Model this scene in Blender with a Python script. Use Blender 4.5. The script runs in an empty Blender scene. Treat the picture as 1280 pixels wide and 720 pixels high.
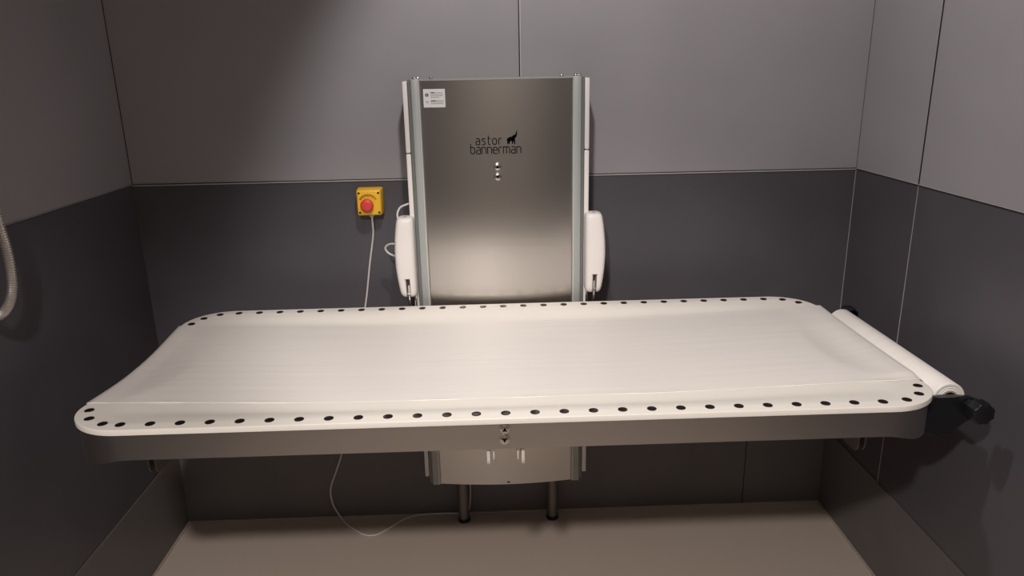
import bpy, bmesh, math, random
from mathutils import Vector, Matrix
random.seed(4)
C = bpy.context.scene.collection
sc = bpy.context.scene
PI = math.pi

# ------------------------------------------------------------------ camera
cam_d = bpy.data.cameras.new('camera'); cam = bpy.data.objects.new('camera', cam_d); C.objects.link(cam)
sc.camera = cam
cam_d.sensor_width = 36.0; cam_d.lens = 915.76 / 1280 * 36.0
cam_d.clip_start = 0.02
RX, RY, RZ = -0.2890, 0.0203, -0.0222
Rm = Matrix.Rotation(RZ, 3, 'Z') @ Matrix.Rotation(RX, 3, 'X') @ Matrix.Rotation(RY, 3, 'Y')
right, fwd, up = Rm.col[0], Rm.col[1], Rm.col[2]
M4 = Matrix(((right.x, up.x, -fwd.x, -0.01463), (right.y, up.y, -fwd.y, -2.27524), (right.z, up.z, -fwd.z, 1.50326), (0, 0, 0, 1)))
cam.matrix_world = M4

# ------------------------------------------------------------------ world, lights, exposure
w = bpy.data.worlds.new('world'); sc.world = w; w.use_nodes = True
w.node_tree.nodes['Background'].inputs[0].default_value = (0.5, 0.48, 0.47, 1)
w.node_tree.nodes['Background'].inputs[1].default_value = 0.02
def spot(name, loc, direction, watts, size_deg, blend, radius, col):
    d = bpy.data.lights.new(name, 'SPOT'); d.energy = watts; d.spot_size = math.radians(size_deg); d.spot_blend = blend
    d.shadow_soft_size = radius; d.color = col
    o = bpy.data.objects.new(name, d); C.objects.link(o); o.location = loc
    o.rotation_euler = Vector(direction).to_track_quat('-Z', 'Y').to_euler()
    return o
spot('downlight_over_table', (0.0, -1.15, 2.46), (0.41, 0.50, -0.77), 53, 104, 0.36, 0.04, (1.0, 0.955, 0.92))
spot('downlight_by_entrance', (-0.35, -2.8, 2.46), (0.10, 0.50, -0.85), 190, 78, 0.45, 0.06, (1.0, 0.93, 0.87))
spot('added_front_wall_fill', (0.1, -2.95, 2.46), (0.0, -0.40, -0.9), 44, 110, 0.6, 0.06, (1.0, 0.93, 0.88))  # added fill: brightens the wall behind the camera so the steel panel reflects it
sc.view_settings.view_transform = 'Standard'; sc.view_settings.look = 'None'
sc.view_settings.gamma = 1.0; sc.view_settings.use_curve_mapping = False
sc.view_settings.exposure = 0.0

# ------------------------------------------------------------------ materials
def lin(c):
    c /= 255.0
    return c / 12.92 if c <= 0.04045 else ((c + 0.055) / 1.055) ** 2.4
def rgb(r, g, b): return (lin(r), lin(g), lin(b), 1)
def mat(name, col, rough=0.5, metal=0.0, noise=None, bump=None, aniso=0.0, spec=0.5, scale3=(1, 1, 1), trans=0.0):
    m = bpy.data.materials.new(name); m.use_nodes = True
    nt = m.node_tree; b = nt.nodes['Principled BSDF']
    b.inputs['Base Color'].default_value = col; b.inputs['Roughness'].default_value = rough
    b.inputs['Metallic'].default_value = metal; b.inputs['Specular IOR Level'].default_value = spec
    if aniso:
        b.inputs['Anisotropic'].default_value = aniso
    if noise or bump:
        tc = nt.nodes.new('ShaderNodeTexCoord'); mp = nt.nodes.new('ShaderNodeMapping'); mp.inputs['Scale'].default_value = scale3
        nt.links.new(tc.outputs['Object'], mp.inputs['Vector'])
        n = nt.nodes.new('ShaderNodeTexNoise'); n.inputs['Scale'].default_value = (noise or bump)[0]; n.inputs['Detail'].default_value = 5
        nt.links.new(mp.outputs['Vector'], n.inputs['Vector'])
    if noise:
        r = nt.nodes.new('ShaderNodeValToRGB'); a = noise[1]
        r.color_ramp.elements[0].position = 0.3; r.color_ramp.elements[1].position = 0.7
        r.color_ramp.elements[0].color = tuple(c * (1 - a) for c in col[:3]) + (1,)
        r.color_ramp.elements[1].color = tuple(min(1, c * (1 + a)) for c in col[:3]) + (1,)
        nt.links.new(n.outputs['Fac'], r.inputs['Fac']); nt.links.new(r.outputs['Color'], b.inputs['Base Color'])
    if bump:
        bp = nt.nodes.new('ShaderNodeBump'); bp.inputs['Strength'].default_value = bump[1]; bp.inputs['Distance'].default_value = bump[2]
        nt.links.new(n.outputs['Fac'], bp.inputs['Height']); nt.links.new(bp.outputs['Normal'], b.inputs['Normal'])
    return m
M = {}
M['panel_light'] = mat('light grey wall panel', rgb(153, 149, 154), 0.55, noise=(3.0, 0.05))
M['panel_dark'] = mat('charcoal wall panel', rgb(80, 77, 83), 0.42, noise=(4.0, 0.10))
M['panel_skirt'] = mat('taupe skirting panel', rgb(101, 97, 98), 0.5, noise=(4.0, 0.08))
M['floor'] = mat('beige vinyl floor', rgb(190, 175, 163), 0.5, noise=(260.0, 0.08))
M['ceiling'] = mat('white ceiling', rgb(200, 198, 194), 0.8, noise=(5, 0.02))
M['trim'] = mat('silver trim', rgb(196, 192, 190), 0.4, metal=0.2, noise=(30, 0.03))
M['trim_dark'] = mat('shadow gap trim', rgb(26, 25, 27), 0.5, noise=(30, 0.05))
M['trim_grey'] = mat('grey corner sealant', rgb(84, 81, 86), 0.6, noise=(30, 0.05))
M['seal'] = mat('pale sealant', rgb(170, 158, 148), 0.6, noise=(30, 0.05))
M['sheet'] = mat('white vinyl sheet', rgb(238, 232, 224), 0.42, noise=(6, 0.015))
M['paper'] = mat('white paper', rgb(236, 230, 225), 0.42, noise=(7, 0.025), bump=(7, 0.10, 0.004), scale3=(0.35, 14, 1))
M['core'] = mat('cardboard core', rgb(170, 160, 150), 0.8, noise=(40, 0.05))
M['steel'] = mat('brushed stainless steel', rgb(176, 171, 168), 0.36, metal=1.0, bump=(60, 0.05, 0.002), scale3=(0.03, 1, 1.5))
M['steel_panel'] = mat('brushed stainless panel', rgb(212, 206, 201), 0.28, metal=1.0, aniso=0.4, bump=(90, 0.04, 0.002), scale3=(0.02, 1, 1.5))
M['rib'] = mat('bright zinc plated steel', rgb(226, 220, 214), 0.45, metal=0.15, noise=(30, 0.03))
M['chrome'] = mat('polished chrome', rgb(215, 212, 208), 0.14, metal=1.0, noise=(30, 0.02))
M['button_steel'] = mat('satin steel', rgb(205, 200, 195), 0.24, metal=1.0, noise=(30, 0.02))
M['hose_steel'] = mat('ribbed hose steel', rgb(206, 198, 192), 0.3, metal=0.65, noise=(30, 0.02))
M['bead'] = mat('bright aluminium', rgb(206, 207, 203), 0.4, metal=0.3, noise=(20, 0.02))
M['channel'] = mat('mid grey aluminium', rgb(120, 123, 121), 0.5, metal=0.3, noise=(20, 0.02))
M['alu'] = mat('anodised aluminium', rgb(168, 171, 169), 0.5, metal=0.3, noise=(20, 0.02), scale3=(1, 1, 0.05))
M['plastic'] = mat('white plastic', rgb(236, 230, 226), 0.38, noise=(10, 0.01))
M['cable'] = mat('white cable', rgb(214, 208, 204), 0.45, noise=(20, 0.02))
M['black'] = mat('black plastic', rgb(22, 23, 26), 0.3, noise=(30, 0.1))
M['rubber'] = mat('black rubber', rgb(24, 22, 22), 0.7, noise=(30, 0.1))
M['rivet'] = mat('dark metal eyelet', rgb(62, 54, 50), 0.35, metal=0.8, noise=(50, 0.1))
M['hole'] = mat('dark recess', rgb(14, 13, 13), 0.8, noise=(50, 0.1))
M['yellow'] = mat('yellow plastic', rgb(252, 196, 52), 0.4, noise=(20, 0.02))
M['red'] = mat('red plastic', rgb(226, 72, 66), 0.4, noise=(20, 0.02))
M['ink'] = mat('black print', rgb(12, 10, 10), 0.9, noise=(50, 0.05), spec=0.1)
M['grey_ink'] = mat('grey print', rgb(140, 138, 140), 0.7, noise=(50, 0.05))
M['blue_ink'] = mat('blue print', rgb(44, 62, 120), 0.6, noise=(50, 0.05))
M['sticker'] = mat('white sticker', rgb(232, 230, 228), 0.45, noise=(20, 0.01))
M['leg'] = mat('grey painted steel', rgb(118, 112, 108), 0.4, metal=0.5, noise=(20, 0.03))

# ------------------------------------------------------------------ helpers
def put(name, bm, m, parent=None, smooth=40, label=None):
    bmesh.ops.recalc_face_normals(bm, faces=bm.faces)
    for f in bm.faces: f.smooth = bool(smooth)
    if smooth:
        lim = math.radians(smooth)
        for e in bm.edges:
            if len(e.link_faces) == 2 and e.calc_face_angle(0) > lim: e.smooth = False
    me = bpy.data.meshes.new(name); bm.to_mesh(me); bm.free()
    for x in (m if isinstance(m, (list, tuple)) else [m]): me.materials.append(x)
    o = bpy.data.objects.new(name, me); C.objects.link(o)
    if parent is not None:
        o.parent = parent
        wl = world_loc(parent)
        if wl.length > 0:
            me.transform(Matrix.Translation(-wl))
    if label: o['label'] = label
    return o
def world_loc(o):
    v = Vector((0, 0, 0))
    while o is not None:
        v += Vector(o.location); o = o.parent
    return v
def thing(name, label, cat, loc, group=None):
    o = bpy.data.objects.new(name, None); C.objects.link(o); o.location = loc
    o.empty_display_size = 0.05
    o['label'] = label; o['category'] = cat
    if group: o['group'] = group
    return o
def struct(name, bm, m, smooth=0):
    o = put(name, bm, m, smooth=smooth); o['kind'] = 'structure'; return o
def box(bm, x0, x1, y0, y1, z0, z1, bev=0.0, seg=2, mi=0):
    r = bmesh.ops.create_cube(bm, size=1.0)
    vs = r['verts']
    for v in vs:
        v.co = Vector(((x0 + x1) / 2 + v.co.x * (x1 - x0), (y0 + y1) / 2 + v.co.y * (y1 - y0), (z0 + z1) / 2 + v.co.z * (z1 - z0)))
    fs = set(f for v in vs for f in v.link_faces)
    for f in fs: f.material_index = mi
    if bev:
        es = list(set(e for v in vs for e in v.link_edges))
        bmesh.ops.bevel(bm, geom=es, offset=bev, segments=seg, profile=0.5, affect='EDGES')
def frame_of(d):
    d = d.normalized()
    a = Vector((0, 0, 1)) if abs(d.z) < 0.9 else Vector((1, 0, 0))
    u = d.cross(a).normalized(); return u, d.cross(u).normalized()
def lathe(bm, origin, axis, prof, n=24, mi=0):
    """prof: list of (distance along axis, radius)"""
    o = Vector(origin); d = Vector(axis).normalized(); u, v = frame_of(d)
    rings = []
    for t, r in prof:
        if r < 1e-6: rings.append([bm.verts.new(o + d * t)])
        else: rings.append([bm.verts.new(o + d * t + (u * math.cos(2 * PI * k / n) + v * math.sin(2 * PI * k / n)) * r) for k in range(n)])
    for a, b in zip(rings, rings[1:]):
        for k in range(n):
            k2 = (k + 1) % n
            q = [a[k % len(a)], a[k2 % len(a)], b[k2 % len(b)], b[k % len(b)]]
            q = list(dict.fromkeys(q))
            if len(q) >= 3: bm.faces.new(q).material_index = mi
def catmull(pts, n=8):
    P = [Vector(p) for p in pts]; P = [P[0] * 2 - P[1]] + P + [P[-1] * 2 - P[-2]]
    out = []
    for i in range(1, len(P) - 2):
        a, b, c, d = P[i - 1:i + 3]
        for k in range(n):
            t = k / n
            out.append(0.5 * ((2 * b) + (c - a) * t + (2 * a - 5 * b + 4 * c - d) * t * t + (3 * b - a - 3 * c + d) * t ** 3))
    out.append(P[-2]); return out
def tube(bm, pts, rad, n=10, cap=True):
    P = [Vector(p) for p in pts]; rings = []
    u = None
    for i, p in enumerate(P):
        d = (P[min(i + 1, len(P) - 1)] - P[max(i - 1, 0)]).normalized()
        if u is None: u, _ = frame_of(d)
        u = (u - d * u.dot(d)).normalized(); v = d.cross(u)
        r = rad(i) if callable(rad) else rad
        rings.append([bm.verts.new(p + (u * math.cos(2 * PI * k / n) + v * math.sin(2 * PI * k / n)) * r) for k in range(n)])
    for a, b in zip(rings, rings[1:]):
        for k in range(n): bm.faces.new([a[k], a[(k + 1) % n], b[(k + 1) % n], b[k]])
    if cap: bm.faces.new(rings[0]); bm.faces.new(rings[-1])
def prism(bm, poly, y0, y1, axis='y', mi=0):
    """extrude polygon given in the two other coordinates between y0 and y1 along axis"""
    def P(a, b, t):
        return {'y': (a, t, b), 'x': (t, a, b), 'z': (a, b, t)}[axis]
    A = [bm.verts.new(P(a, b, y0)) for a, b in poly]; B = [bm.verts.new(P(a, b, y1)) for a, b in poly]
    n = len(poly)
    for k in range(n): bm.faces.new([A[k], A[(k + 1) % n], B[(k + 1) % n], B[k]]).material_index = mi
    bm.faces.new(A).material_index = mi; bm.faces.new(B).material_index = mi
def sstep(a, b, x):
    t = min(1.0, max(0.0, (x - a) / (b - a))); return t * t * (3 - 2 * t)
def ribbon(bm, pts, width, y, yb):
    """flat stroke in the x-z plane standing between y and yb, with round joints"""
    for (a, b), (c, d) in zip(pts, pts[1:]):
        v = Vector((c - a, d - b)); L = v.length
        if L < 1e-9: continue
        n = Vector((-v.y, v.x)) / L * width / 2; e = v / L * width * 0.28
        prism(bm, [(a - e.x + n.x, b - e.y + n.y), (c + e.x + n.x, d + e.y + n.y), (c + e.x - n.x, d + e.y - n.y), (a - e.x - n.x, b - e.y - n.y)], y, yb)

# ------------------------------------------------------------------ room shell
XL, XR, ZC, YF = -1.122, 1.122, 2.5, -3.6
DADO, SKIRT = 1.1874, 0.288
T = 0.1
bm = bmesh.new(); box(bm, XL - T, XR + T, YF - T, T, -0.1, 0); struct('floor', bm, M['floor'])
bm = bmesh.new(); box(bm, XL - T, XR + T, YF - T, T, ZC, ZC + 0.1); struct('ceiling', bm, M['ceiling'])
def wall(name, x0, x1, y0, y1):
    bm = bmesh.new(); box(bm, x0, x1, y0, y1, DADO, ZC, mi=0); box(bm, x0, x1, y0, y1, 0, DADO, mi=1)
    return struct(name, bm, [M['panel_light'], M['panel_dark']])
wall('wall_back', XL - T, XR + T, 0, T)
wall('wall_left', XL - T, XL, YF, 0)
wall('wall_right', XR, XR + T, YF, 0)
bm = bmesh.new(); box(bm, XL - T, XR + T, YF - T, YF, 0, ZC); struct('wall_front', bm, M['ceiling'])
# skirting panels (the lowest row of the cladding)
s = 0.004
bm = bmesh.new(); box(bm, XL, XL + s, YF, -0.001, 0.0, SKIRT - 0.012, 0.001, 1); struct('baseboard_left', bm, M['panel_skirt'])
bm = bmesh.new(); box(bm, XR - s, XR, YF, -0.001, 0.0, SKIRT, 0.001, 1); struct('baseboard_right', bm, M['panel_skirt'])
bm = bmesh.new(); box(bm, XL + s, XR - s, -s, 0, 0.0, SKIRT - 0.004, 0.001, 1); struct('baseboard_back', bm, M['panel_skirt'])
# trims: dado strips (thin bright strip with a dark joint above), corner strips, panel seams, floor seal
tn = [0]
def trim(m, *b):
    bm = bmesh.new(); box(bm, *b); tn[0] += 1
    return struct('trim_%d' % tn[0], bm, m)
p = 0.003
trim(M['trim'], XL, XR, -p, 0, DADO - 0.003, DADO); trim(M['trim_dark'], XL, XR, -p * 0.6, 0, DADO, DADO + 0.0025)
for sx, xa, xb in ((-1, XL, XL + p), (1, XR - p, XR)):
    trim(M['trim_dark'], xa, xb, YF, 0, DADO - 0.001, DADO + 0.001)
    trim(M['trim'], min(xa, xa), xb, YF, 0, DADO + 0.001, DADO + 0.0018)
# corner strips
trim(M['trim_dark'], XL, XL + 0.0018, -0.0018, 0, DADO + 0.003, ZC)
trim(M['trim_dark'], XR - 0.001, XR, -0.001, 0, DADO + 0.003, ZC)
trim(M['trim'], XR - 0.0012, XR, -0.0012, 0, 0.30, DADO - 0.003)
trim(M['trim_grey'], XL, XL + 0.0025, -0.0025, 0, 0.30, DADO - 0.14)
# seams
trim(M['trim_dark'], 0.070, 0.0735, -p, 0, DADO + 0.0025, ZC); trim(M['trim'], 0.0735, 0.0765, -p, 0, DADO + 0.0025, ZC)
trim(M['trim_dark'], 0.841, 0.844, -s - 0.001, -s + 0.001, 0.004, SKIRT - 0.005)
trim(M['trim_dark'], XR - p, XR, -0.3512, -0.3495, DADO + 0.0035, ZC); trim(M['trim'], XR - p, XR, -0.3495, -0.3483, DADO + 0.0035, ZC)
trim(M['trim'], XR - 0.0012, XR, -0.3500, -0.3489, SKIRT, DADO - 0.002)
# floor seal
trim(M['seal'], XL + s, XR - s, -0.010, -s, 0, 0.004)
trim(M['seal'], XL + s, XL + s + 0.006, YF, -0.010, 0, 0.004); trim(M['seal'], XR - s - 0.006, XR - s, YF, -0.010, 0, 0.004)

# ------------------------------------------------------------------ changing stretcher
XC, HL = 0.005, 0.908               # centre and half length
Y0, Y1 = -0.948, -0.200             # front and back edge
YC, HW = (Y0 + Y1) / 2, (Y1 - Y0) / 2
RC, ZT = 0.125, 0.838
st = thing('changing_stretcher', 'long white vinyl changing table in a stainless steel frame, fixed to the wall column', 'changing table', (XC, YC, ZT - 0.07))
def half_len(y, inset=0.0):
    r = RC - inset; hw = HW - inset; hl = HL - inset
    d = abs(y - YC) - (hw - r)
    return hl if d <= 0 else hl - r + math.sqrt(max(0.0, r * r - d * d))
def edge_dist(x, y):
    dx = abs(x - XC) - (HL - RC); dy = abs(y - YC) - (HW - RC)
    if dx > 0 and dy > 0: return RC - math.hypot(dx, dy)
    return min(RC - dx, RC - dy)
def end_dip(x, y):
    a = sstep(0.62, 0.905, abs(x - XC)); q = abs(y - YC) / HW
    return a * (1 - sstep(0.05, 0.98, q))
def sheet_z(x, y):
    d = edge_dist(x, y)
    z = ZT - 0.022 * end_dip(x, y)
    ex = HL - abs(x - XC)
    floor_z = ZT - 0.008 - 0.011 * sstep(0.03, 0.60, ex) - 0.006 * (1 - ((x - XC) / HL) ** 2) * (1 - ((y - YC) / HW) ** 2)
    k = sstep(0.034, 0.105, d)
    return z * (1 - k) + min(z, floor_z) * k - 0.0018 * sstep(0.03, 0.036, d) * (1 - k)
ys = []
n = 60
for i in range(n + 1):
    t = i / n; ys.append(YC - HW * math.cos(PI * t))
us = sorted(set([round(math.sin(PI / 2 * (-1 + 2 * i / 110)) * 0.55 + 0.45 * (-1 + 2 * i / 110), 6) for i in range(111)]))
bm = bmesh.new()
grid = [[bm.verts.new((XC + u * half_len(y), y, 0)) for u in us] for y in ys]
for row in grid:
    for v in row: v.co.z = sheet_z(v.co.x, v.co.y)
for a, b in zip(grid, grid[1:]):
    for k in range(len(us) - 1): bm.faces.new([a[k], a[k + 1], b[k + 1], b[k]])
loop = grid[0][:] + [r[-1] for r in grid[1:]] + grid[-1][-2::-1] + [r[0] for r in grid[-2:0:-1]]
def out_dir(x, y):
    dx = x - XC; dy = y - YC
    cx = max(-(HL - RC), min(HL - RC, dx)); cy = max(-(HW - RC), min(HW - RC, dy))
    v = Vector((dx - cx, dy - cy, 0)); return v.normalized() if v.length > 1e-6 else Vector((0, 0, 0))
prev = loop
for off, dz in ((0.0010, -0.0006), (0.0016, -0.0020), (0.0016, -0.0120), (0.0, -0.0130)):
    ring = []
    for v in loop:
        ring.append(bm.verts.new(v.co + out_dir(v.co.x, v.co.y) * off + Vector((0, 0, dz))))
    for k in range(len(loop)):
        k2 = (k + 1) % len(loop); bm.faces.new([prev[k], prev[k2], ring[k2], ring[k]])
    prev = ring
put('lying_surface', bm, M['sheet'], st, smooth=28, label='white vinyl lying surface with a raised rim of dark eyelets')
# frame: stainless band that follows the outline, deeper at the two ends
def outline(inset, n_arc=14, n_x=60, n_y=24):
    r = RC - inset; hx = HL - RC; hy = HW - RC; pts = []
    for i in range(n_x): pts.append((-hx + 2 * hx * i / n_x, -hy - r))
    for i in range(n_arc): a = -PI / 2 + PI / 2 * i / n_arc; pts.append((hx + r * math.cos(a), -hy + r * math.sin(a)))
    for i in range(n_y): pts.append((hx + r, -hy + 2 * hy * i / n_y))
    for i in range(n_arc): a = PI / 2 * i / n_arc; pts.append((hx + r * math.cos(a), hy + r * math.sin(a)))
    for i in range(n_x): pts.append((hx - 2 * hx * i / n_x, hy + r))
    for i in range(n_arc): a = PI / 2 + PI / 2 * i / n_arc; pts.append((-hx + r * math.cos(a), hy + r * math.sin(a)))
    for i in range(n_y): pts.append((-hx - r, hy - 2 * hy * i / n_y))
    for i in range(n_arc): a = PI + PI / 2 * i / n_arc; pts.append((-hx + r * math.cos(a), -hy + r * math.sin(a)))
    return [(XC + a, YC + b) for a, b in pts]
bm = bmesh.new()
def end_drop(x, y):
    a = sstep(0.77, 0.875, abs(x - XC)); q = abs(y - YC) / HW
    return a * (0.020 + 0.018 * (1 - sstep(0.1, 0.9, q)))
O, I = outline(0.004), outline(0.007)
I2 = outline(0.03)
rings = []
for pts, top in ((I, True), (O, True), (O, False), (I2, False)):
    rings.append([bm.verts.new((x, y, (ZT - 0.0135 - 0.022 * end_dip(x, y)) if top else ZT - 0.070 - end_drop(x, y))) for x, y in pts])
Ib = [bm.verts.new((x, y, ZT - 0.067 - end_drop(x, y))) for x, y in I]
I2b = [bm.verts.new((x, y, ZT - 0.067 - end_drop(x, y))) for x, y in I2]
seq = [rings[0], rings[1], rings[2], rings[3], I2b, Ib, rings[0]]
N = len(O)
for a, b in zip(seq, seq[1:]):
    for k in range(N): bm.faces.new([a[k], a[(k + 1) % N], b[(k + 1) % N], b[k]])
fr = put('frame', bm, M['steel'], st, smooth=35, label='brushed stainless steel frame band')
# eyelets along the rim
def eyelet_bm():
    bm = bmesh.new()
    lathe(bm, (0, 0, 0), (0, 0, 1), [(-0.002, 0.0098), (0.0006, 0.0098), (0.0010, 0.0088), (0.0004, 0.0072), (0.0004, 0.0)], 20)
    return bm
pos = []
front_x = [-0.775 + 1.545 * i / 26 for i in range(27)]
for x in front_x: pos.append((x, Y0 + 0.0225))
back_x = [-0.768 + 1.544 * i / 26 for i in range(27)]
for x in back_x: pos.append((x, Y1 - 0.0225))
for sx in (-1, 1):
    for sy in (-1, 1):
        for a in (70, 42, 13) if sy < 0 else (66, 40, 15):
            a = math.radians(a); r = RC - 0.0225
            x, y = XC + sx * (HL - RC + r * math.cos(a)), YC + sy * (HW - RC + r * math.sin(a))
            pos.append((x, y))
first = None
for x, y in pos:
    if first is None:
        first = put('eyelet', eyelet_bm(), M['rivet'], st, smooth=30, label='dark round eyelet in the white rim'); o = first
    else:
        o = first.copy(); C.objects.link(o); o.parent = st
    # tilt with the rim
    e = 0.004
    gx = (sheet_z(x + e, y) - sheet_z(x - e, y)) / (2 * e) if edge_dist(x, y) > 0.006 else 0
    o.location = Vector((x, y, sheet_z(x, y) + 0.0002)) - world_loc(st)
# the eyelet mesh was built round the origin: undo the parent shift
first.data.transform(Matrix.Translation(world_loc(st)))
# buttons on the front of the frame, with engraved triangles
def dome_button(parent, x, yf, z, up_, r=0.0112):
    bm = bmesh.new()
    lathe(bm, (x, yf + 0.004, z), (0, -1, 0), [(0, r), (0.0055, r), (0.0068, r * 0.93), (0.0066, r * 0.84), (0.0076, r * 0.66), (0.0082, r * 0.3), (0.0083, 0)], 28)
    b = put('button', bm, M['button_steel'], parent, smooth=50, label='round domed steel push button')
    bm = bmesh.new(); h = r * 0.46; sg = 1 if up_ else -1
    prism(bm, [(x - h, z - sg * h * 0.8), (x + h, z - sg * h * 0.8), (x, z + sg * h)], yf - 0.0046, yf - 0.0030)
    put('arrow', bm, M['ink'], b, smooth=0)
dome_button(st, -0.0055, Y0 + 0.004, 0.8125, True); dome_button(st, -0.0062, Y0 + 0.004, 0.7885, False)
# support ribs beneath: pairs of flanges with a rounded front corner
def flange(x, yf, yb, zb, th=0.003):
    bm = bmesh.new(); zt = ZT - 0.066; r = 0.022
    poly = [(yb, zt), (yf, zt), (yf, zb + r)] + [(yf + r - r * math.cos(PI / 2 * k / 8), zb + r - r * math.sin(PI / 2 * k / 8)) for k in range(1, 9)] + [(yb - 0.1, zb), (yb, zb + 0.03)]
    prism(bm, poly, x - th / 2, x + th / 2, 'x'); return bm
def rib(xa, xb, yf, yb, zb, tha=0.003, za=0.0, m='rib'):
    bm = bmesh.new(); xs = sorted((xa, xb))
    box(bm, xs[0] + 0.0015, xs[1] - 0.0015, yf + 0.004, yb, ZT - 0.0685, ZT - 0.0655)
    r_ = put('support_rib', bm, M['steel'], st, smooth=30, label='steel support channel under the table')
    put('flange', flange(xa, yf, yb, zb - za, tha), M[m], r_, smooth=30); put('flange', flange(xb, yf, yb, zb), M[m], r_, smooth=30)
rib(-0.0400, -0.0290, -0.930, -0.18, 0.724, 0.0065, 0.009); rib(0.0310, 0.0205, -0.930, -0.18, 0.724, 0.0065, 0.009)
rib(-0.800, -0.785, -0.80, -0.26, 0.648, m='leg'); rib(0.800, 0.815, -0.80, -0.26, 0.648, m='leg')
# roll holder at the right end: two black end plates with clamping knobs
def holder(y, out):
    bm = bmesh.new()
    poly = [(0.900, 0.762), (0.905, 0.798), (0.945, 0.799), (0.985, 0.800), (1.018, 0.797), (1.045, 0.786), (1.045, 0.755), (1.012, 0.742), (0.985, 0.712), (0.955, 0.704), (0.90, 0.725)]
    prism(bm, poly, y - 0.008, y + 0.008)
    bmesh.ops.bevel(bm, geom=[e for e in bm.edges], offset=0.002, segments=1, affect='EDGES')
    h = put('roll_holder', bm, M['black'], st, smooth=30, label='black plastic end bracket of the paper roll')
    bm = bmesh.new(); lathe(bm, (0.982, y, 0.786), (0, -out, 0), [(-0.0, 0.012), (0.02, 0.012), (0.02, 0.0)], 16); put('spigot', bm, M['black'], h, smooth=30)
    for knob_x in (1.025,):
        bm = bmesh.new(); n = 48; rings = []; kz = 0.774 if out < 0 else 0.790
        for t, r in ((0.006, 0.020), (0.016, 0.021), (0.018, 0.026), (0.040, 0.0265), (0.045, 0.024), (0.047, 0.018), (0.047, 0.0)):
            if r == 0: rings.append([bm.verts.new((1.025, y + out * t, kz))]); continue
            rings.append([bm.verts.new((1.025 + r * (1 - 0.05 * (1 + math.cos(8 * 2 * PI * k / n))) * math.cos(2 * PI * k / n), y + out * t, kz + r * (1 - 0.05 * (1 + math.cos(8 * 2 * PI * k / n))) * math.sin(2 * PI * k / n))) for k in range(n)])
        for a, b in zip(rings, rings[1:]):
            for k in range(n):
                q = list(dict.fromkeys([a[k], a[(k + 1) % n], b[(k + 1) % len(b)], b[k % len(b)]]))
                bm.faces.new(q)
        put('knob', bm, M['black'], h, smooth=40, label='black ribbed clamping knob')
    bm = bmesh.new(); box(bm, 0.890, 0.925, y - 0.009, y + 0.009, 0.795, 0.8, 0.001, 1); put('bracket', bm, M['chrome'], h, smooth=30, label='small steel bracket')
holder(-0.829, -1)
holder(-0.274, 1)

# ------------------------------------------------------------------ lift column on the back wall
lc = thing('lift_column', 'tall brushed steel lift column with an elephant emblem, standing against the back wall', 'lift column', (0, -0.06, 0))
ZP0, ZP1 = 0.205, 1.4845
bm = bmesh.new(); box(bm, -0.243, 0.243, -0.138, -0.002, ZP0 + 0.004, ZP1 - 0.003)
put('housing', bm, M['alu'], lc, smooth=0)
bm = bmesh.new(); prof = []
nb = 30
for k in range(nb + 1):
    x = -0.2165 + 0.433 * k / nb; prof.append((x, -0.142 - 0.018 * (1 - (x / 0.2165) ** 2)))
poly = prof + [(0.2165, -0.1385), (-0.2165, -0.1385)]
prism(bm, poly, ZP0, ZP1 - 0.006, 'z')
fp = put('front_panel', bm, M['steel_panel'], lc, smooth=30, label='bowed brushed stainless front panel')
def fy(x): return -0.142 - 0.018 * (1 - (x / 0.2165) ** 2)
bm = bmesh.new(); box(bm, 0.004, 0.013, -0.1606, -0.156, 0.2105, 0.2155); put('drain_slot', bm, M['hole'], fp, smooth=0)
for sx in (-1, 1):
    bm = bmesh.new()
    xs = sorted((sx * 0.2160, sx * 0.2395))
    box(bm, xs[0], xs[1], -0.148, -0.02, ZP0 - 0.002, ZP1, 0.003, 2)
    pr = put('side_profile', bm, M['alu'], lc, smooth=30, label='grey aluminium edge profile')
    bm = bmesh.new(); x = sx * 0.2180
    box(bm, x - 0.0025, x + 0.0025, -0.1495, -0.145, ZP0, ZP1 - 0.002, 0.001, 1); put('edge_bead', bm, M['bead'], pr, smooth=30)
    bm = bmesh.new(); xs = sorted((sx * 0.2385, sx * 0.2492)); box(bm, xs[0], xs[1], -0.139, -0.02, ZP0 + 0.002, ZP1 - 0.002, 0.001, 1); put('side_channel', bm, M['channel'], pr, smooth=30)
    for z0, z1 in ((1.2800, 1.479), (0.228, 1.2770)):
        bm = bmesh.new(); xs = sorted((sx * 0.2505, sx * 0.2645))
        box(bm, xs[0], xs[1], -0.136, -0.035, z0, z1, 0.003, 2)
        put('cover_strip', bm, M['plastic'], lc, smooth=30, label='white plastic cover strip')
bm = bmesh.new(); poly = prof[:]
poly = [(x, y - 0.001) for x, y in prof] + [(0.2165, -0.02), (-0.2165, -0.02)]
prism(bm, poly, ZP1 - 0.0055, ZP1, 'z'); cap = put('top_cap', bm, M['alu'], lc, smooth=30)
for x in (-0.230, -0.2215, -0.183, 0.186, 0.225, 0.2355):
    bm = bmesh.new(); lathe(bm, (x, -0.128, ZP1 - 0.0005), (0, 0, 1), [(0, 0.0055), (0.004, 0.0052), (0.006, 0.0035), (0.0063, 0)], 14)
    put('screw', bm, M['chrome'], lc, smooth=40)
for z, up_ in ((1.2385, True), (1.2095, False)): dome_button(lc, -0.002, fy(0) + 0.001, z, up_, 0.0118)
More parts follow.
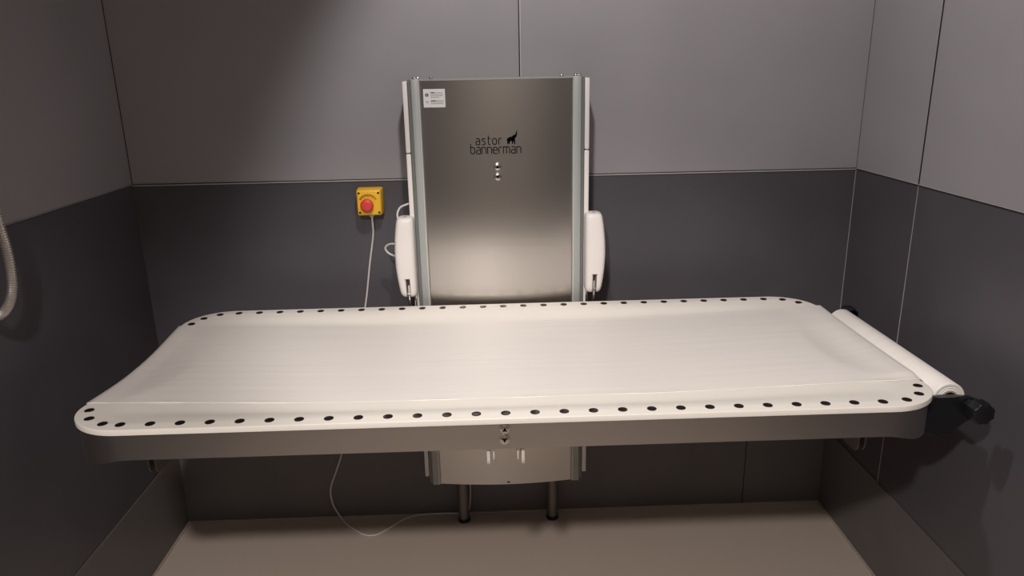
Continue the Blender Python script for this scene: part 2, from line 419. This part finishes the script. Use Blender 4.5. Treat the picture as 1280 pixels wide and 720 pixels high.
# feet
for x in (-0.148, 0.160):
    bm = bmesh.new(); lathe(bm, (x, -0.048, 0.012), (0, 0, 1), [(0, 0.0), (0, 0.0185), (0.21, 0.0185), (0.21, 0)], 24)
    lg = put('leg', bm, M['leg'], lc, smooth=40)
    bm = bmesh.new(); lathe(bm, (x, -0.048, 0.0), (0, 0, 1), [(0, 0), (0, 0.021), (0.010, 0.021), (0.013, 0.019), (0.013, 0)], 24)
    put('rubber_foot', bm, M['rubber'], lg, smooth=40)
# arm covers: white tapering capsules with a slot and a steel strut
def arm_cover(sx):
    bm = bmesh.new(); n = 40; rings = []
    zs = [(0.858, 0.55), (0.8605, 0.80), (0.866, 0.95)] + [(0.875 + 0.205 * i / 14, 1.0) for i in range(15)] + [(1.089, 0.97), (1.095, 0.88), (1.0975, 0.62)]
    for z, k in zs:
        t = (z - 0.858) / 0.24
        inner = 0.2515
        outer = 0.2515 + 0.0440 + 0.016 * math.sin(PI * min(1, max(0, 0.05 + 0.88 * t))) ** 0.8
        cx = (inner + outer) / 2; hx = (outer - inner) / 2
        yf = -0.180 - 0.008 * math.sin(PI * t); yb = -0.118
        cy = (yf + yb) / 2; hy = (yb - yf) / 2; ring = []
        ins = (1 - k) * 0.02
        for i in range(n):
            a = 2 * PI * i / n; ca, sa = math.cos(a), math.sin(a)
            px = cx + (hx - ins) * math.copysign(abs(ca) ** 0.5, ca); py = cy + (hy - ins) * math.copysign(abs(sa) ** 0.5, sa)
            ring.append(bm.verts.new((sx * px, py, z)))
        rings.append(ring)
    for a, b in zip(rings, rings[1:]):
        for i in range(n): bm.faces.new([a[i], a[(i + 1) % n], b[(i + 1) % n], b[i]])
    bm.faces.new(rings[0]); bm.faces.new(rings[-1])
    o = put('arm_cover', bm, M['plastic'], lc, smooth=50, label='white plastic arm cover on the %s side of the column' % ('left' if sx < 0 else 'right'))
    # cut the slot
    sxm = sx * 0.276 + (0.0 if sx < 0 else 0.003)
    bm = bmesh.new(); box(bm, sxm - 0.0062, sxm + 0.0062, -0.22, -0.128, 0.80, 0.917)
    cut = put('cutter', bm, M['hole'], lc, smooth=0)
    md = o.modifiers.new('slot', 'BOOLEAN'); md.object = cut; md.operation = 'DIFFERENCE'; md.solver = 'EXACT'
    bpy.context.view_layer.update()
    dg = bpy.context.evaluated_depsgraph_get()
    me = bpy.data.meshes.new_from_object(o.evaluated_get(dg)); o.modifiers.clear(); o.data = me
    cm = cut.data; bpy.data.objects.remove(cut); bpy.data.meshes.remove(cm)
    bm = bmesh.new(); box(bm, sxm - 0.0030, sxm + 0.0030, -0.166, -0.154, 0.74, 0.893, 0.001, 1)
    lathe(bm, (sxm - 0.0045, -0.163, 0.865), (1, 0, 0), [(0, 0), (0, 0.005), (0.009, 0.005), (0.009, 0)], 14)
    put('strut', bm, M['chrome'], o, smooth=30, label='flat steel strut in the slot')
    bm = bmesh.new(); lathe(bm, (sx * 0.277, -0.15, 1.0970), (0, 0, 1), [(0, 0.004), (0.0009, 0.004), (0.0009, 0)], 12)
    put('screw_plug', bm, M['grey_ink'], o, smooth=30)
arm_cover(-1); arm_cover(1)
# rails the arms slide on, seen below the covers
for sx in (-1, 1):
    bm = bmesh.new(); xs = sorted((sx * 0.2545, sx * 0.2585)); box(bm, xs[0], xs[1], -0.160, -0.130, 0.72, 0.875, 0.001, 1)
    put('slide_rail', bm, M['chrome'], lc, smooth=30)
    bm = bmesh.new(); xs = sorted((sx * 0.254, sx * 0.30)); box(bm, xs[0], xs[1], -0.21, -0.12, 0.735, 0.765, 0.002, 1)
    put('hinge_bracket', bm, M['steel'], lc, smooth=30)
# cable loops at the left arm cover
bm = bmesh.new(); tube(bm, catmull([(-0.262, -0.106, 1.130), (-0.274, -0.116, 1.128), (-0.292, -0.125, 1.121), (-0.300, -0.135, 1.106), (-0.299, -0.145, 1.090)], 8), 0.003)
put('cable', bm, M['cable'], lc, smooth=60, label='short white cable looping into the arm cover')
bm = bmesh.new(); tube(bm, catmull([(-0.300, -0.13, 1.006), (-0.318, -0.115, 1.009), (-0.338, -0.10, 1.004), (-0.349, -0.095, 0.992), (-0.341, -0.095, 0.977), (-0.322, -0.105, 0.970), (-0.300, -0.13, 0.973)], 8), 0.003)
put('cable', bm, M['cable'], lc, smooth=60, label='white cable loop beside the arm cover')
# information sticker
bm = bmesh.new(); sx0, sx1, sz0, sz1 = -0.2055, -0.1440, 1.407, 1.457
ysb = [fy(sx0), fy(sx1)]
vs = []
for k in range(7):
    x = sx0 + (sx1 - sx0) * k / 6
    vs.append((x, fy(x)))
poly = [(x, y - 0.0008) for x, y in vs] + [(x, y + 0.001) for x, y in reversed(vs)]
prism(bm, poly, sz0, sz1, 'z'); sk = put('sticker', bm, M['sticker'], lc, smooth=30, label='white rectangular sticker with small print')
def skx(u): return sx0 + (sx1 - sx0) * u
def skz(v): return sz0 + (sz1 - sz0) * v
def bar(bm, u0, u1, v, h):
    x0, x1, z = skx(u0), skx(u1), skz(v)
    y0, y1 = fy(x0) - 0.0011, fy(x1) - 0.0011
    A = [(x0, y0, z - h / 2), (x1, y1, z - h / 2), (x1, y1, z + h / 2), (x0, y0, z + h / 2)]
    f = [bm.verts.new(a) for a in A]; g = [bm.verts.new((a[0], a[1] + 0.0006, a[2])) for a in A]
    bm.faces.new(f); bm.faces.new(g)
    for k in range(4): bm.faces.new([f[k], f[(k + 1) % 4], g[(k + 1) % 4], g[k]])
bm = bmesh.new()
for v, lo, hi in ((0.80, 0.56, 0.88), (0.71, 0.34, 0.92), (0.63, 0.34, 0.90), (0.55, 0.34, 0.74), (0.36, 0.60, 0.92), (0.28, 0.34, 0.95), (0.20, 0.34, 0.90)):
    u = lo
    while u < hi:
        e = min(hi, u + random.uniform(0.05, 0.11)); bar(bm, u, e, v, 0.0016); u = e + 0.02
bar(bm, 0.08, 0.26, 0.31, 0.0014); bar(bm, 0.15, 0.2, 0.23, 0.0016)
put('small_print', bm, M['grey_ink'], sk, smooth=0)
bm = bmesh.new(); bar(bm, 0.34, 0.53, 0.80, 0.0024); bar(bm, 0.34, 0.58, 0.36, 0.0024); put('heading', bm, M['ink'], sk, smooth=0)
bm = bmesh.new(); x = skx(0.17); lathe(bm, (x, fy(x) - 0.0003, skz(0.68)), (-0.15, -1, 0), [(0, 0.0048), (0.001, 0.0048), (0.001, 0)], 24); put('symbol', bm, M['blue_ink'], sk, smooth=30)
bm = bmesh.new()
ribbon(bm, [(x, skz(0.62)), (x, skz(0.70))], 0.0016, fy(x) - 0.0018, fy(x) - 0.0010); ribbon(bm, [(x, skz(0.735)), (x, skz(0.745))], 0.0016, fy(x) - 0.0018, fy(x) - 0.0010)
put('symbol_mark', bm, M['sticker'], sk, smooth=0)
# name and emblem printed on the panel (strokes drawn letter by letter)
def arc(cx, cz, rx, rz, a0, a1, n=8):
    return [(cx + rx * math.cos(math.radians(a0 + (a1 - a0) * k / n)), cz + rz * math.sin(math.radians(a0 + (a1 - a0) * k / n))) for k in range(n + 1)]
LET = {   # unit x-height; width in the second slot
    'a': ([[(0.08, 1.0)] + arc(0.38, 0.75, 0.27, 0.25, 90, 0) + [(0.65, 0.0)], [(0.65, 0.56), (0.30, 0.56)] + arc(0.27, 0.28, 0.27, 0.28, 90, 270) + [(0.65, 0.0)]], 0.65),
    's': ([arc(0.42, 0.76, 0.10, 0.24, 40, 90) + [(0.25, 1.0)] + arc(0.25, 0.77, 0.2, 0.23, 90, 200) + [(0.40, 0.47)] + arc(0.32, 0.24, 0.2, 0.24, 40, -90) + [(0.03, 0.0)]], 0.54),
    't': ([[(0.16, 1.45), (0.16, 0.25)] + arc(0.38, 0.25, 0.22, 0.25, 180, 270) + [(0.46, 0.0)], [(0.16, 1.0), (0.46, 1.0)]], 0.50),
    'o': ([arc(0.33, 0.68, 0.33, 0.32, 0, 180) + arc(0.33, 0.32, 0.33, 0.32, 180, 360) + [(0.66, 0.68)]], 0.66),
    'r': ([[(0.0, 0.0), (0.0, 0.70)] + arc(0.28, 0.70, 0.28, 0.30, 180, 90) + [(0.44, 1.0)]], 0.46),
    'b': ([[(0.0, 1.55), (0.0, 0.30)] + arc(0.33, 0.30, 0.33, 0.30, 180, 360) + [(0.66, 0.68)] + arc(0.33, 0.68, 0.33, 0.32, 0, 90) + [(0.0, 1.0)]], 0.66),
    'n': ([[(0.0, 0.0), (0.0, 1.0), (0.30, 1.0)] + arc(0.32, 0.68, 0.32, 0.32, 90, 0) + [(0.64, 0.0)]], 0.64),
    'e': ([[(0.02, 0.52), (0.66, 0.52), (0.66, 0.68)] + arc(0.33, 0.68, 0.33, 0.32, 0, 180) + [(0.0, 0.32)] + arc(0.33, 0.32, 0.33, 0.32, 180, 270) + [(0.60, 0.0)]], 0.66),
    'm': ([[(0.0, 0.0), (0.0, 1.0), (0.66, 1.0)] + arc(0.72, 0.70, 0.28, 0.30, 90, 0) + [(1.0, 0.0)], [(0.50, 0.98), (0.50, 0.0)]], 1.0),
}
def word(txt, x0, z0, xh, gap, parent, name, wid):
    bm = bmesh.new(); x = x0
    for ch in txt:
        strokes, wd = LET[ch]
        for sK in strokes:
            pts = [(x + a * xh, z0 + b * xh) for a, b in sK]; y = fy(x + 0.3 * xh)
            ribbon(bm, pts, wid, y - 0.0008, y + 0.0005)
        x += (wd + gap) * xh
    put(name, bm, M['ink'], parent, smooth=0)
word('astor', -0.0620, 1.3015, 0.0170, 0.37, fp, 'lettering', 0.0025)
word('bannerman', -0.0775, 1.2760, 0.0180, 0.245, fp, 'lettering', 0.0025)
# elephant with a raised trunk
bm = bmesh.new(); eyf, eyb = fy(0.04) - 0.0008, fy(0.04) + 0.0006
def EP(a, b): return (0.0245 + a * 0.0335, 1.3015 + b * 0.0225)
def blob(cx, cz, rx, rz, rot, n=24):
    r_ = math.radians(rot)
    prism(bm, [EP(cx + rx * math.cos(2 * PI * k / n) * math.cos(r_) - rz * math.sin(2 * PI * k / n) * math.sin(r_), cz + rx * math.cos(2 * PI * k / n) * math.sin(r_) * 1.4 + rz * math.sin(2 * PI * k / n) * math.cos(r_)) for k in range(n)], eyf, eyb)
blob(0.38, 0.64, 0.32, 0.26, 18); blob(0.22, 0.52, 0.15, 0.24, 0); blob(0.60, 0.78, 0.15, 0.24, 10); blob(0.72, 0.97, 0.13, 0.19, 25)
for q in ([(0.10, 0.5), (0.24, 0.45), (0.13, 0.0), (0.06, 0.0)], [(0.18, 0.45), (0.34, 0.45), (0.27, 0.0), (0.19, 0.0)], [(0.46, 0.5), (0.62, 0.55), (0.56, 0.0), (0.48, 0.0)], [(0.56, 0.6), (0.74, 0.7), (0.77, 0.0), (0.69, 0.0)]):
    prism(bm, [EP(*c) for c in q], eyf, eyb)
tr = [(0.76, 0.98, 0.0060), (0.84, 1.14, 0.0050), (0.875, 1.32, 0.0034), (0.89, 1.5, 0.0020), (0.92, 1.64, 0.0014), (0.98, 1.72, 0.0010)]
for (a0, b0, w0), (a1, b1, w1) in zip(tr, tr[1:]): ribbon(bm, [EP(a0, b0), EP(a1, b1)], (w0 + w1) / 2, eyf, eyb)
ribbon(bm, [EP(0.08, 0.66), EP(0.03, 0.40)], 0.0010, eyf, eyb)
put('elephant_emblem', bm, M['ink'], fp, smooth=0)

# ------------------------------------------------------------------ paper roll and sheet
pr = thing('paper_roll', 'white paper roll on the right end of the table with its sheet drawn across', 'paper roll', (0.985, -0.56, 0.75))
RXc, RZc, RR = 0.982, 0.786, 0.0365
bm = bmesh.new(); PY0, PY1 = -0.815, -0.290
prof2 = [(0, 0.0195), (0, 0.0220), (0.0012, 0.0235), (0.0, 0.0255), (0.0012, 0.0285), (0.0, 0.0315), (0.0008, 0.0350), (0.003, RR), (PY1 - PY0, RR), (PY1 - PY0, 0.0195)]
lathe(bm, (RXc, PY0, RZc), (0, 1, 0), prof2, 48); put('roll', bm, M['paper'], pr, smooth=40, label='wound white paper')
bm = bmesh.new(); lathe(bm, (RXc, PY0 - 0.001, RZc), (0, 1, 0), [(0, 0.0160), (0, 0.0195), (PY1 - PY0 + 0.002, 0.0195), (PY1 - PY0 + 0.002, 0.0160), (0, 0.0160)], 32); put('core', bm, M['core'], pr, smooth=40, label='grey cardboard core')
# sheet: from the top of the roll's table side over the rim, along the table and over the left end
from mathutils.bvhtree import BVHTree
_me = bpy.data.objects['lying_surface'].data; _w = world_loc(bpy.data.objects['lying_surface'])
_bv = BVHTree.FromPolygons([v.co + _w for v in _me.vertices], [list(q.vertices) for q in _me.polygons])
def surf(x, y):
    h = _bv.ray_cast(Vector((x, y, 1.0)), Vector((0, 0, -1)))[0]
    return h.z if h is not None else -9
SY0 = -0.806
def back_edge(x): return -0.302 + 0.012 * x
bm = bmesh.new(); rows = []
xs = [XC - HL - 0.0030 + (2 * HL + 0.006) * i / 170 for i in range(171)]
nyp = 56
def paper_z(x, y):
    z = max(surf(x, y), surf(x - 0.006, y), surf(x + 0.006, y), surf(x, y - 0.004), surf(x, y + 0.004)) + 0.0007 + 0.0008 * sstep(-0.84, -0.88, x)
    yt = (y - SY0) / (back_edge(x) - SY0)
    k = sstep(0.80, 0.905, x)                  # the right end is pulled straight across the dip of the rim
    zr = ZT - 0.0012 - 0.003 * math.sin(PI * min(1, max(0, yt)))
    k *= sstep(-0.01, 0.07, yt)
    z = z * (1 - k) + max(z, zr) * k
    z += 0.00009 * (1 + math.sin(y * 170 + 2.0 * math.sin(x * 3.1))) * (0.6 + 0.4 * math.sin(x * 7 + y * 9))
    z += 0.0010 * max(0.0, 1 - (y - SY0) / 0.012) * max(0.0, math.sin(x * 23 + 1.3 * math.sin(x * 9)))
    return z
for x in xs:
    row = []
    for j in range(nyp + 1):
        y = SY0 + (back_edge(x) - SY0) * (j / nyp) ** 1.25
        yy = y + 0.0015 * math.sin(x * 5) * (1 - j / nyp)
        row.append(bm.verts.new((x, yy, paper_z(x, yy))))
    row.insert(0, bm.verts.new((x, row[0].co.y - 0.0006, max(max(surf(x + dx, row[0].co.y + dy) for dx in (-0.004, 0, 0.004) for dy in (-0.004, -0.0006, 0.002)), row[0].co.z - 0.002) + 0.00025)))
    rows.append(row)
nyp += 1
def extra(front, pts):
    base = rows[0] if front else rows[-1]; out = []
    for px, pz, blend in pts:
        out.append([bm.verts.new((px, v.co.y, pz if not blend else v.co.z + pz)) for v in base])
    return out
left = extra(True, [(XC - HL - 0.0042, -0.003, True), (XC - HL - 0.0046, -0.014, True), (XC - HL - 0.0044, -0.024, True)])
rgt = extra(False, [(XC + HL + 0.006, -0.002, True), (XC + HL + 0.012, -0.008, True), (XC + HL + 0.020, -0.017, True), (RXc - RR * 0.985, RZc + 0.009, False)])
allrows = list(reversed(left)) + rows + rgt
for a, b in zip(allrows, allrows[1:]):
    for j in range(nyp): bm.faces.new([a[j], b[j], b[j + 1], a[j + 1]])
put('paper_sheet', bm, M['paper'], pr, smooth=70, label='thin white paper sheet covering most of the table top')

# ------------------------------------------------------------------ emergency stop
eb = thing('emergency_button', 'yellow emergency stop box with a red mushroom button on the dark back wall', 'emergency button', (-0.394, 0, 1.12))
X0, X1, Z0, Z1 = -0.434, -0.3585, 1.0835, 1.164
bm = bmesh.new(); box(bm, X0, X1, -0.048, -0.0005, Z0, Z1, 0.006, 3)
for v in bm.verts:
    k = 1 + 0.10 * (v.co.y + 0.048) / 0.048
    v.co.x = -0.396 + (v.co.x + 0.396) * k * 0.97; v.co.z = 1.1238 + (v.co.z - 1.1238) * k * 0.97
put('box', bm, M['yellow'], eb, smooth=40)
bcx, bcz = -0.4005, 1.1185
bm = bmesh.new(); lathe(bm, (bcx, -0.047, bcz), (0, -1, 0), [(0, 0.0245), (0.0015, 0.0245), (0.0015, 0.0)], 36); put('button_collar', bm, M['yellow'], eb, smooth=30, label='yellow ring under the red button')
bm = bmesh.new(); lathe(bm, (bcx, -0.047, bcz), (0, -1, 0), [(0, 0.011), (0.010, 0.011), (0.011, 0.018), (0.013, 0.0195), (0.020, 0.0195), (0.0235, 0.0165), (0.0245, 0.010), (0.0247, 0)], 40)
put('mushroom_button', bm, M['red'], eb, smooth=50, label='red round mushroom head')
for x in (-0.4255, -0.3665):
    for z in (1.0935, 1.1535):
        bm = bmesh.new(); lathe(bm, (x, -0.0475, z), (0, -1, 0), [(0, 0.0034), (0.001, 0.0034), (0.001, 0.0)], 14); put('screw', bm, M['rivet'], eb, smooth=30)
cu = bpy.data.curves.new('glyph', 'FONT'); cu.size = 0.0088; cu.align_x = 'CENTER'; cu.extrude = 0.0003
bm = bmesh.new()
for i, ch in enumerate('EMERGENCY'):
    cu.body = ch; to = bpy.data.objects.new('glyph', cu); C.objects.link(to)
    bpy.context.view_layer.update()
    me = bpy.data.meshes.new_from_object(to.evaluated_get(bpy.context.evaluated_depsgraph_get()))
    bpy.data.objects.remove(to)
    a = math.radians(146 - 112 * i / 8); r = 0.0245
    Mx = Matrix.Translation((bcx + r * math.cos(a) + 0.002, -0.0492, bcz + 0.002 + r * math.sin(a))) @ Matrix.Rotation(-(a - PI / 2), 4, 'Y') @ Matrix.Rotation(PI / 2, 4, 'X')
    me.transform(Mx); bm.from_mesh(me); bpy.data.meshes.remove(me)
bpy.data.curves.remove(cu)
put('lettering', bm, M['ink'], eb, smooth=0)
bm = bmesh.new(); lathe(bm, (-0.394, -0.024, 1.086), (0, 0, -1), [(0, 0.008), (0.006, 0.008), (0.009, 0.006), (0.012, 0.0045), (0.012, 0)], 16)
put('cable_gland', bm, M['cable'], eb, smooth=40, label='grey cable gland')
bm = bmesh.new()
cp = [(-0.394, -0.024, 1.078), (-0.3945, -0.018, 1.05), (-0.398, -0.008, 1.01), (-0.415, -0.006, 0.922), (-0.441, -0.006, 0.776), (-0.49, -0.006, 0.58), (-0.545, -0.006, 0.36), (-0.561, -0.008, 0.254), (-0.586, -0.008, 0.184), (-0.611, -0.008, 0.115), (-0.608, -0.010, 0.058), (-0.590, -0.014, 0.017), (-0.565, -0.042, 0.0045), (-0.533, -0.079, 0.004), (-0.486, -0.118, 0.004), (-0.450, -0.124, 0.004), (-0.42, -0.103, 0.004), (-0.372, -0.050, 0.004), (-0.334, -0.022, 0.004), (-0.293, -0.014, 0.005), (-0.21, -0.013, 0.006), (-0.142, -0.018, 0.008), (-0.128, -0.018, 0.05), (-0.125, -0.018, 0.12), (-0.130, -0.02, 0.208)]
tube(bm, catmull(cp, 8), 0.0031, 10); put('cable', bm, M['cable'], eb, smooth=60, label='thin white cable running down behind the table to the floor')

# ------------------------------------------------------------------ shower hose at the left edge
sh = thing('shower_hose', 'ribbed chrome shower hose hanging in a loop against the left wall', 'shower hose', (XL, -0.80, 1.1))
hp = [(-1.104, -0.715, 1.42), (-1.085, -0.710, 1.33), (-1.080, -0.700, 1.25), (-1.080, -0.695, 1.199), (-1.080, -0.689, 1.153), (-1.080, -0.691, 1.099), (-1.080, -0.702, 1.057), (-1.080, -0.725, 1.031), (-1.080, -0.757, 1.021), (-1.080, -0.79, 1.030), (-1.082, -0.82, 1.06), (-1.085, -0.84, 1.12), (-1.085, -0.85, 1.19), (-1.09, -0.86, 1.26), (-1.104, -0.86, 1.30)]
bm = bmesh.new(); path = catmull(hp, 26)
# resample evenly so the ribs are regular
L = [0]
for a, b in zip(path, path[1:]): L.append(L[-1] + (b - a).length)
step = 0.00115; even = []; j = 0; d = 0
while d < L[-1]:
    while L[j + 1] < d: j += 1
    t = (d - L[j]) / max(1e-9, L[j + 1] - L[j]); even.append(path[j].lerp(path[j + 1], t)); d += step
tube(bm, even, lambda i: 0.0094 + (0.0010 if i % 5 < 3 else -0.0014), 14); put('hose', bm, M['hose_steel'], sh, smooth=25)
for q in (hp[0], hp[-1]):
    bm = bmesh.new(); lathe(bm, (XL, q[1], q[2]), (1, 0, 0), [(0, 0), (0, 0.022), (0.006, 0.022), (0.009, 0.011), (0.018, 0.011), (0.024, 0.006), (0.024, 0)], 24)
    put('wall_elbow', bm, M['chrome'], sh, smooth=40)
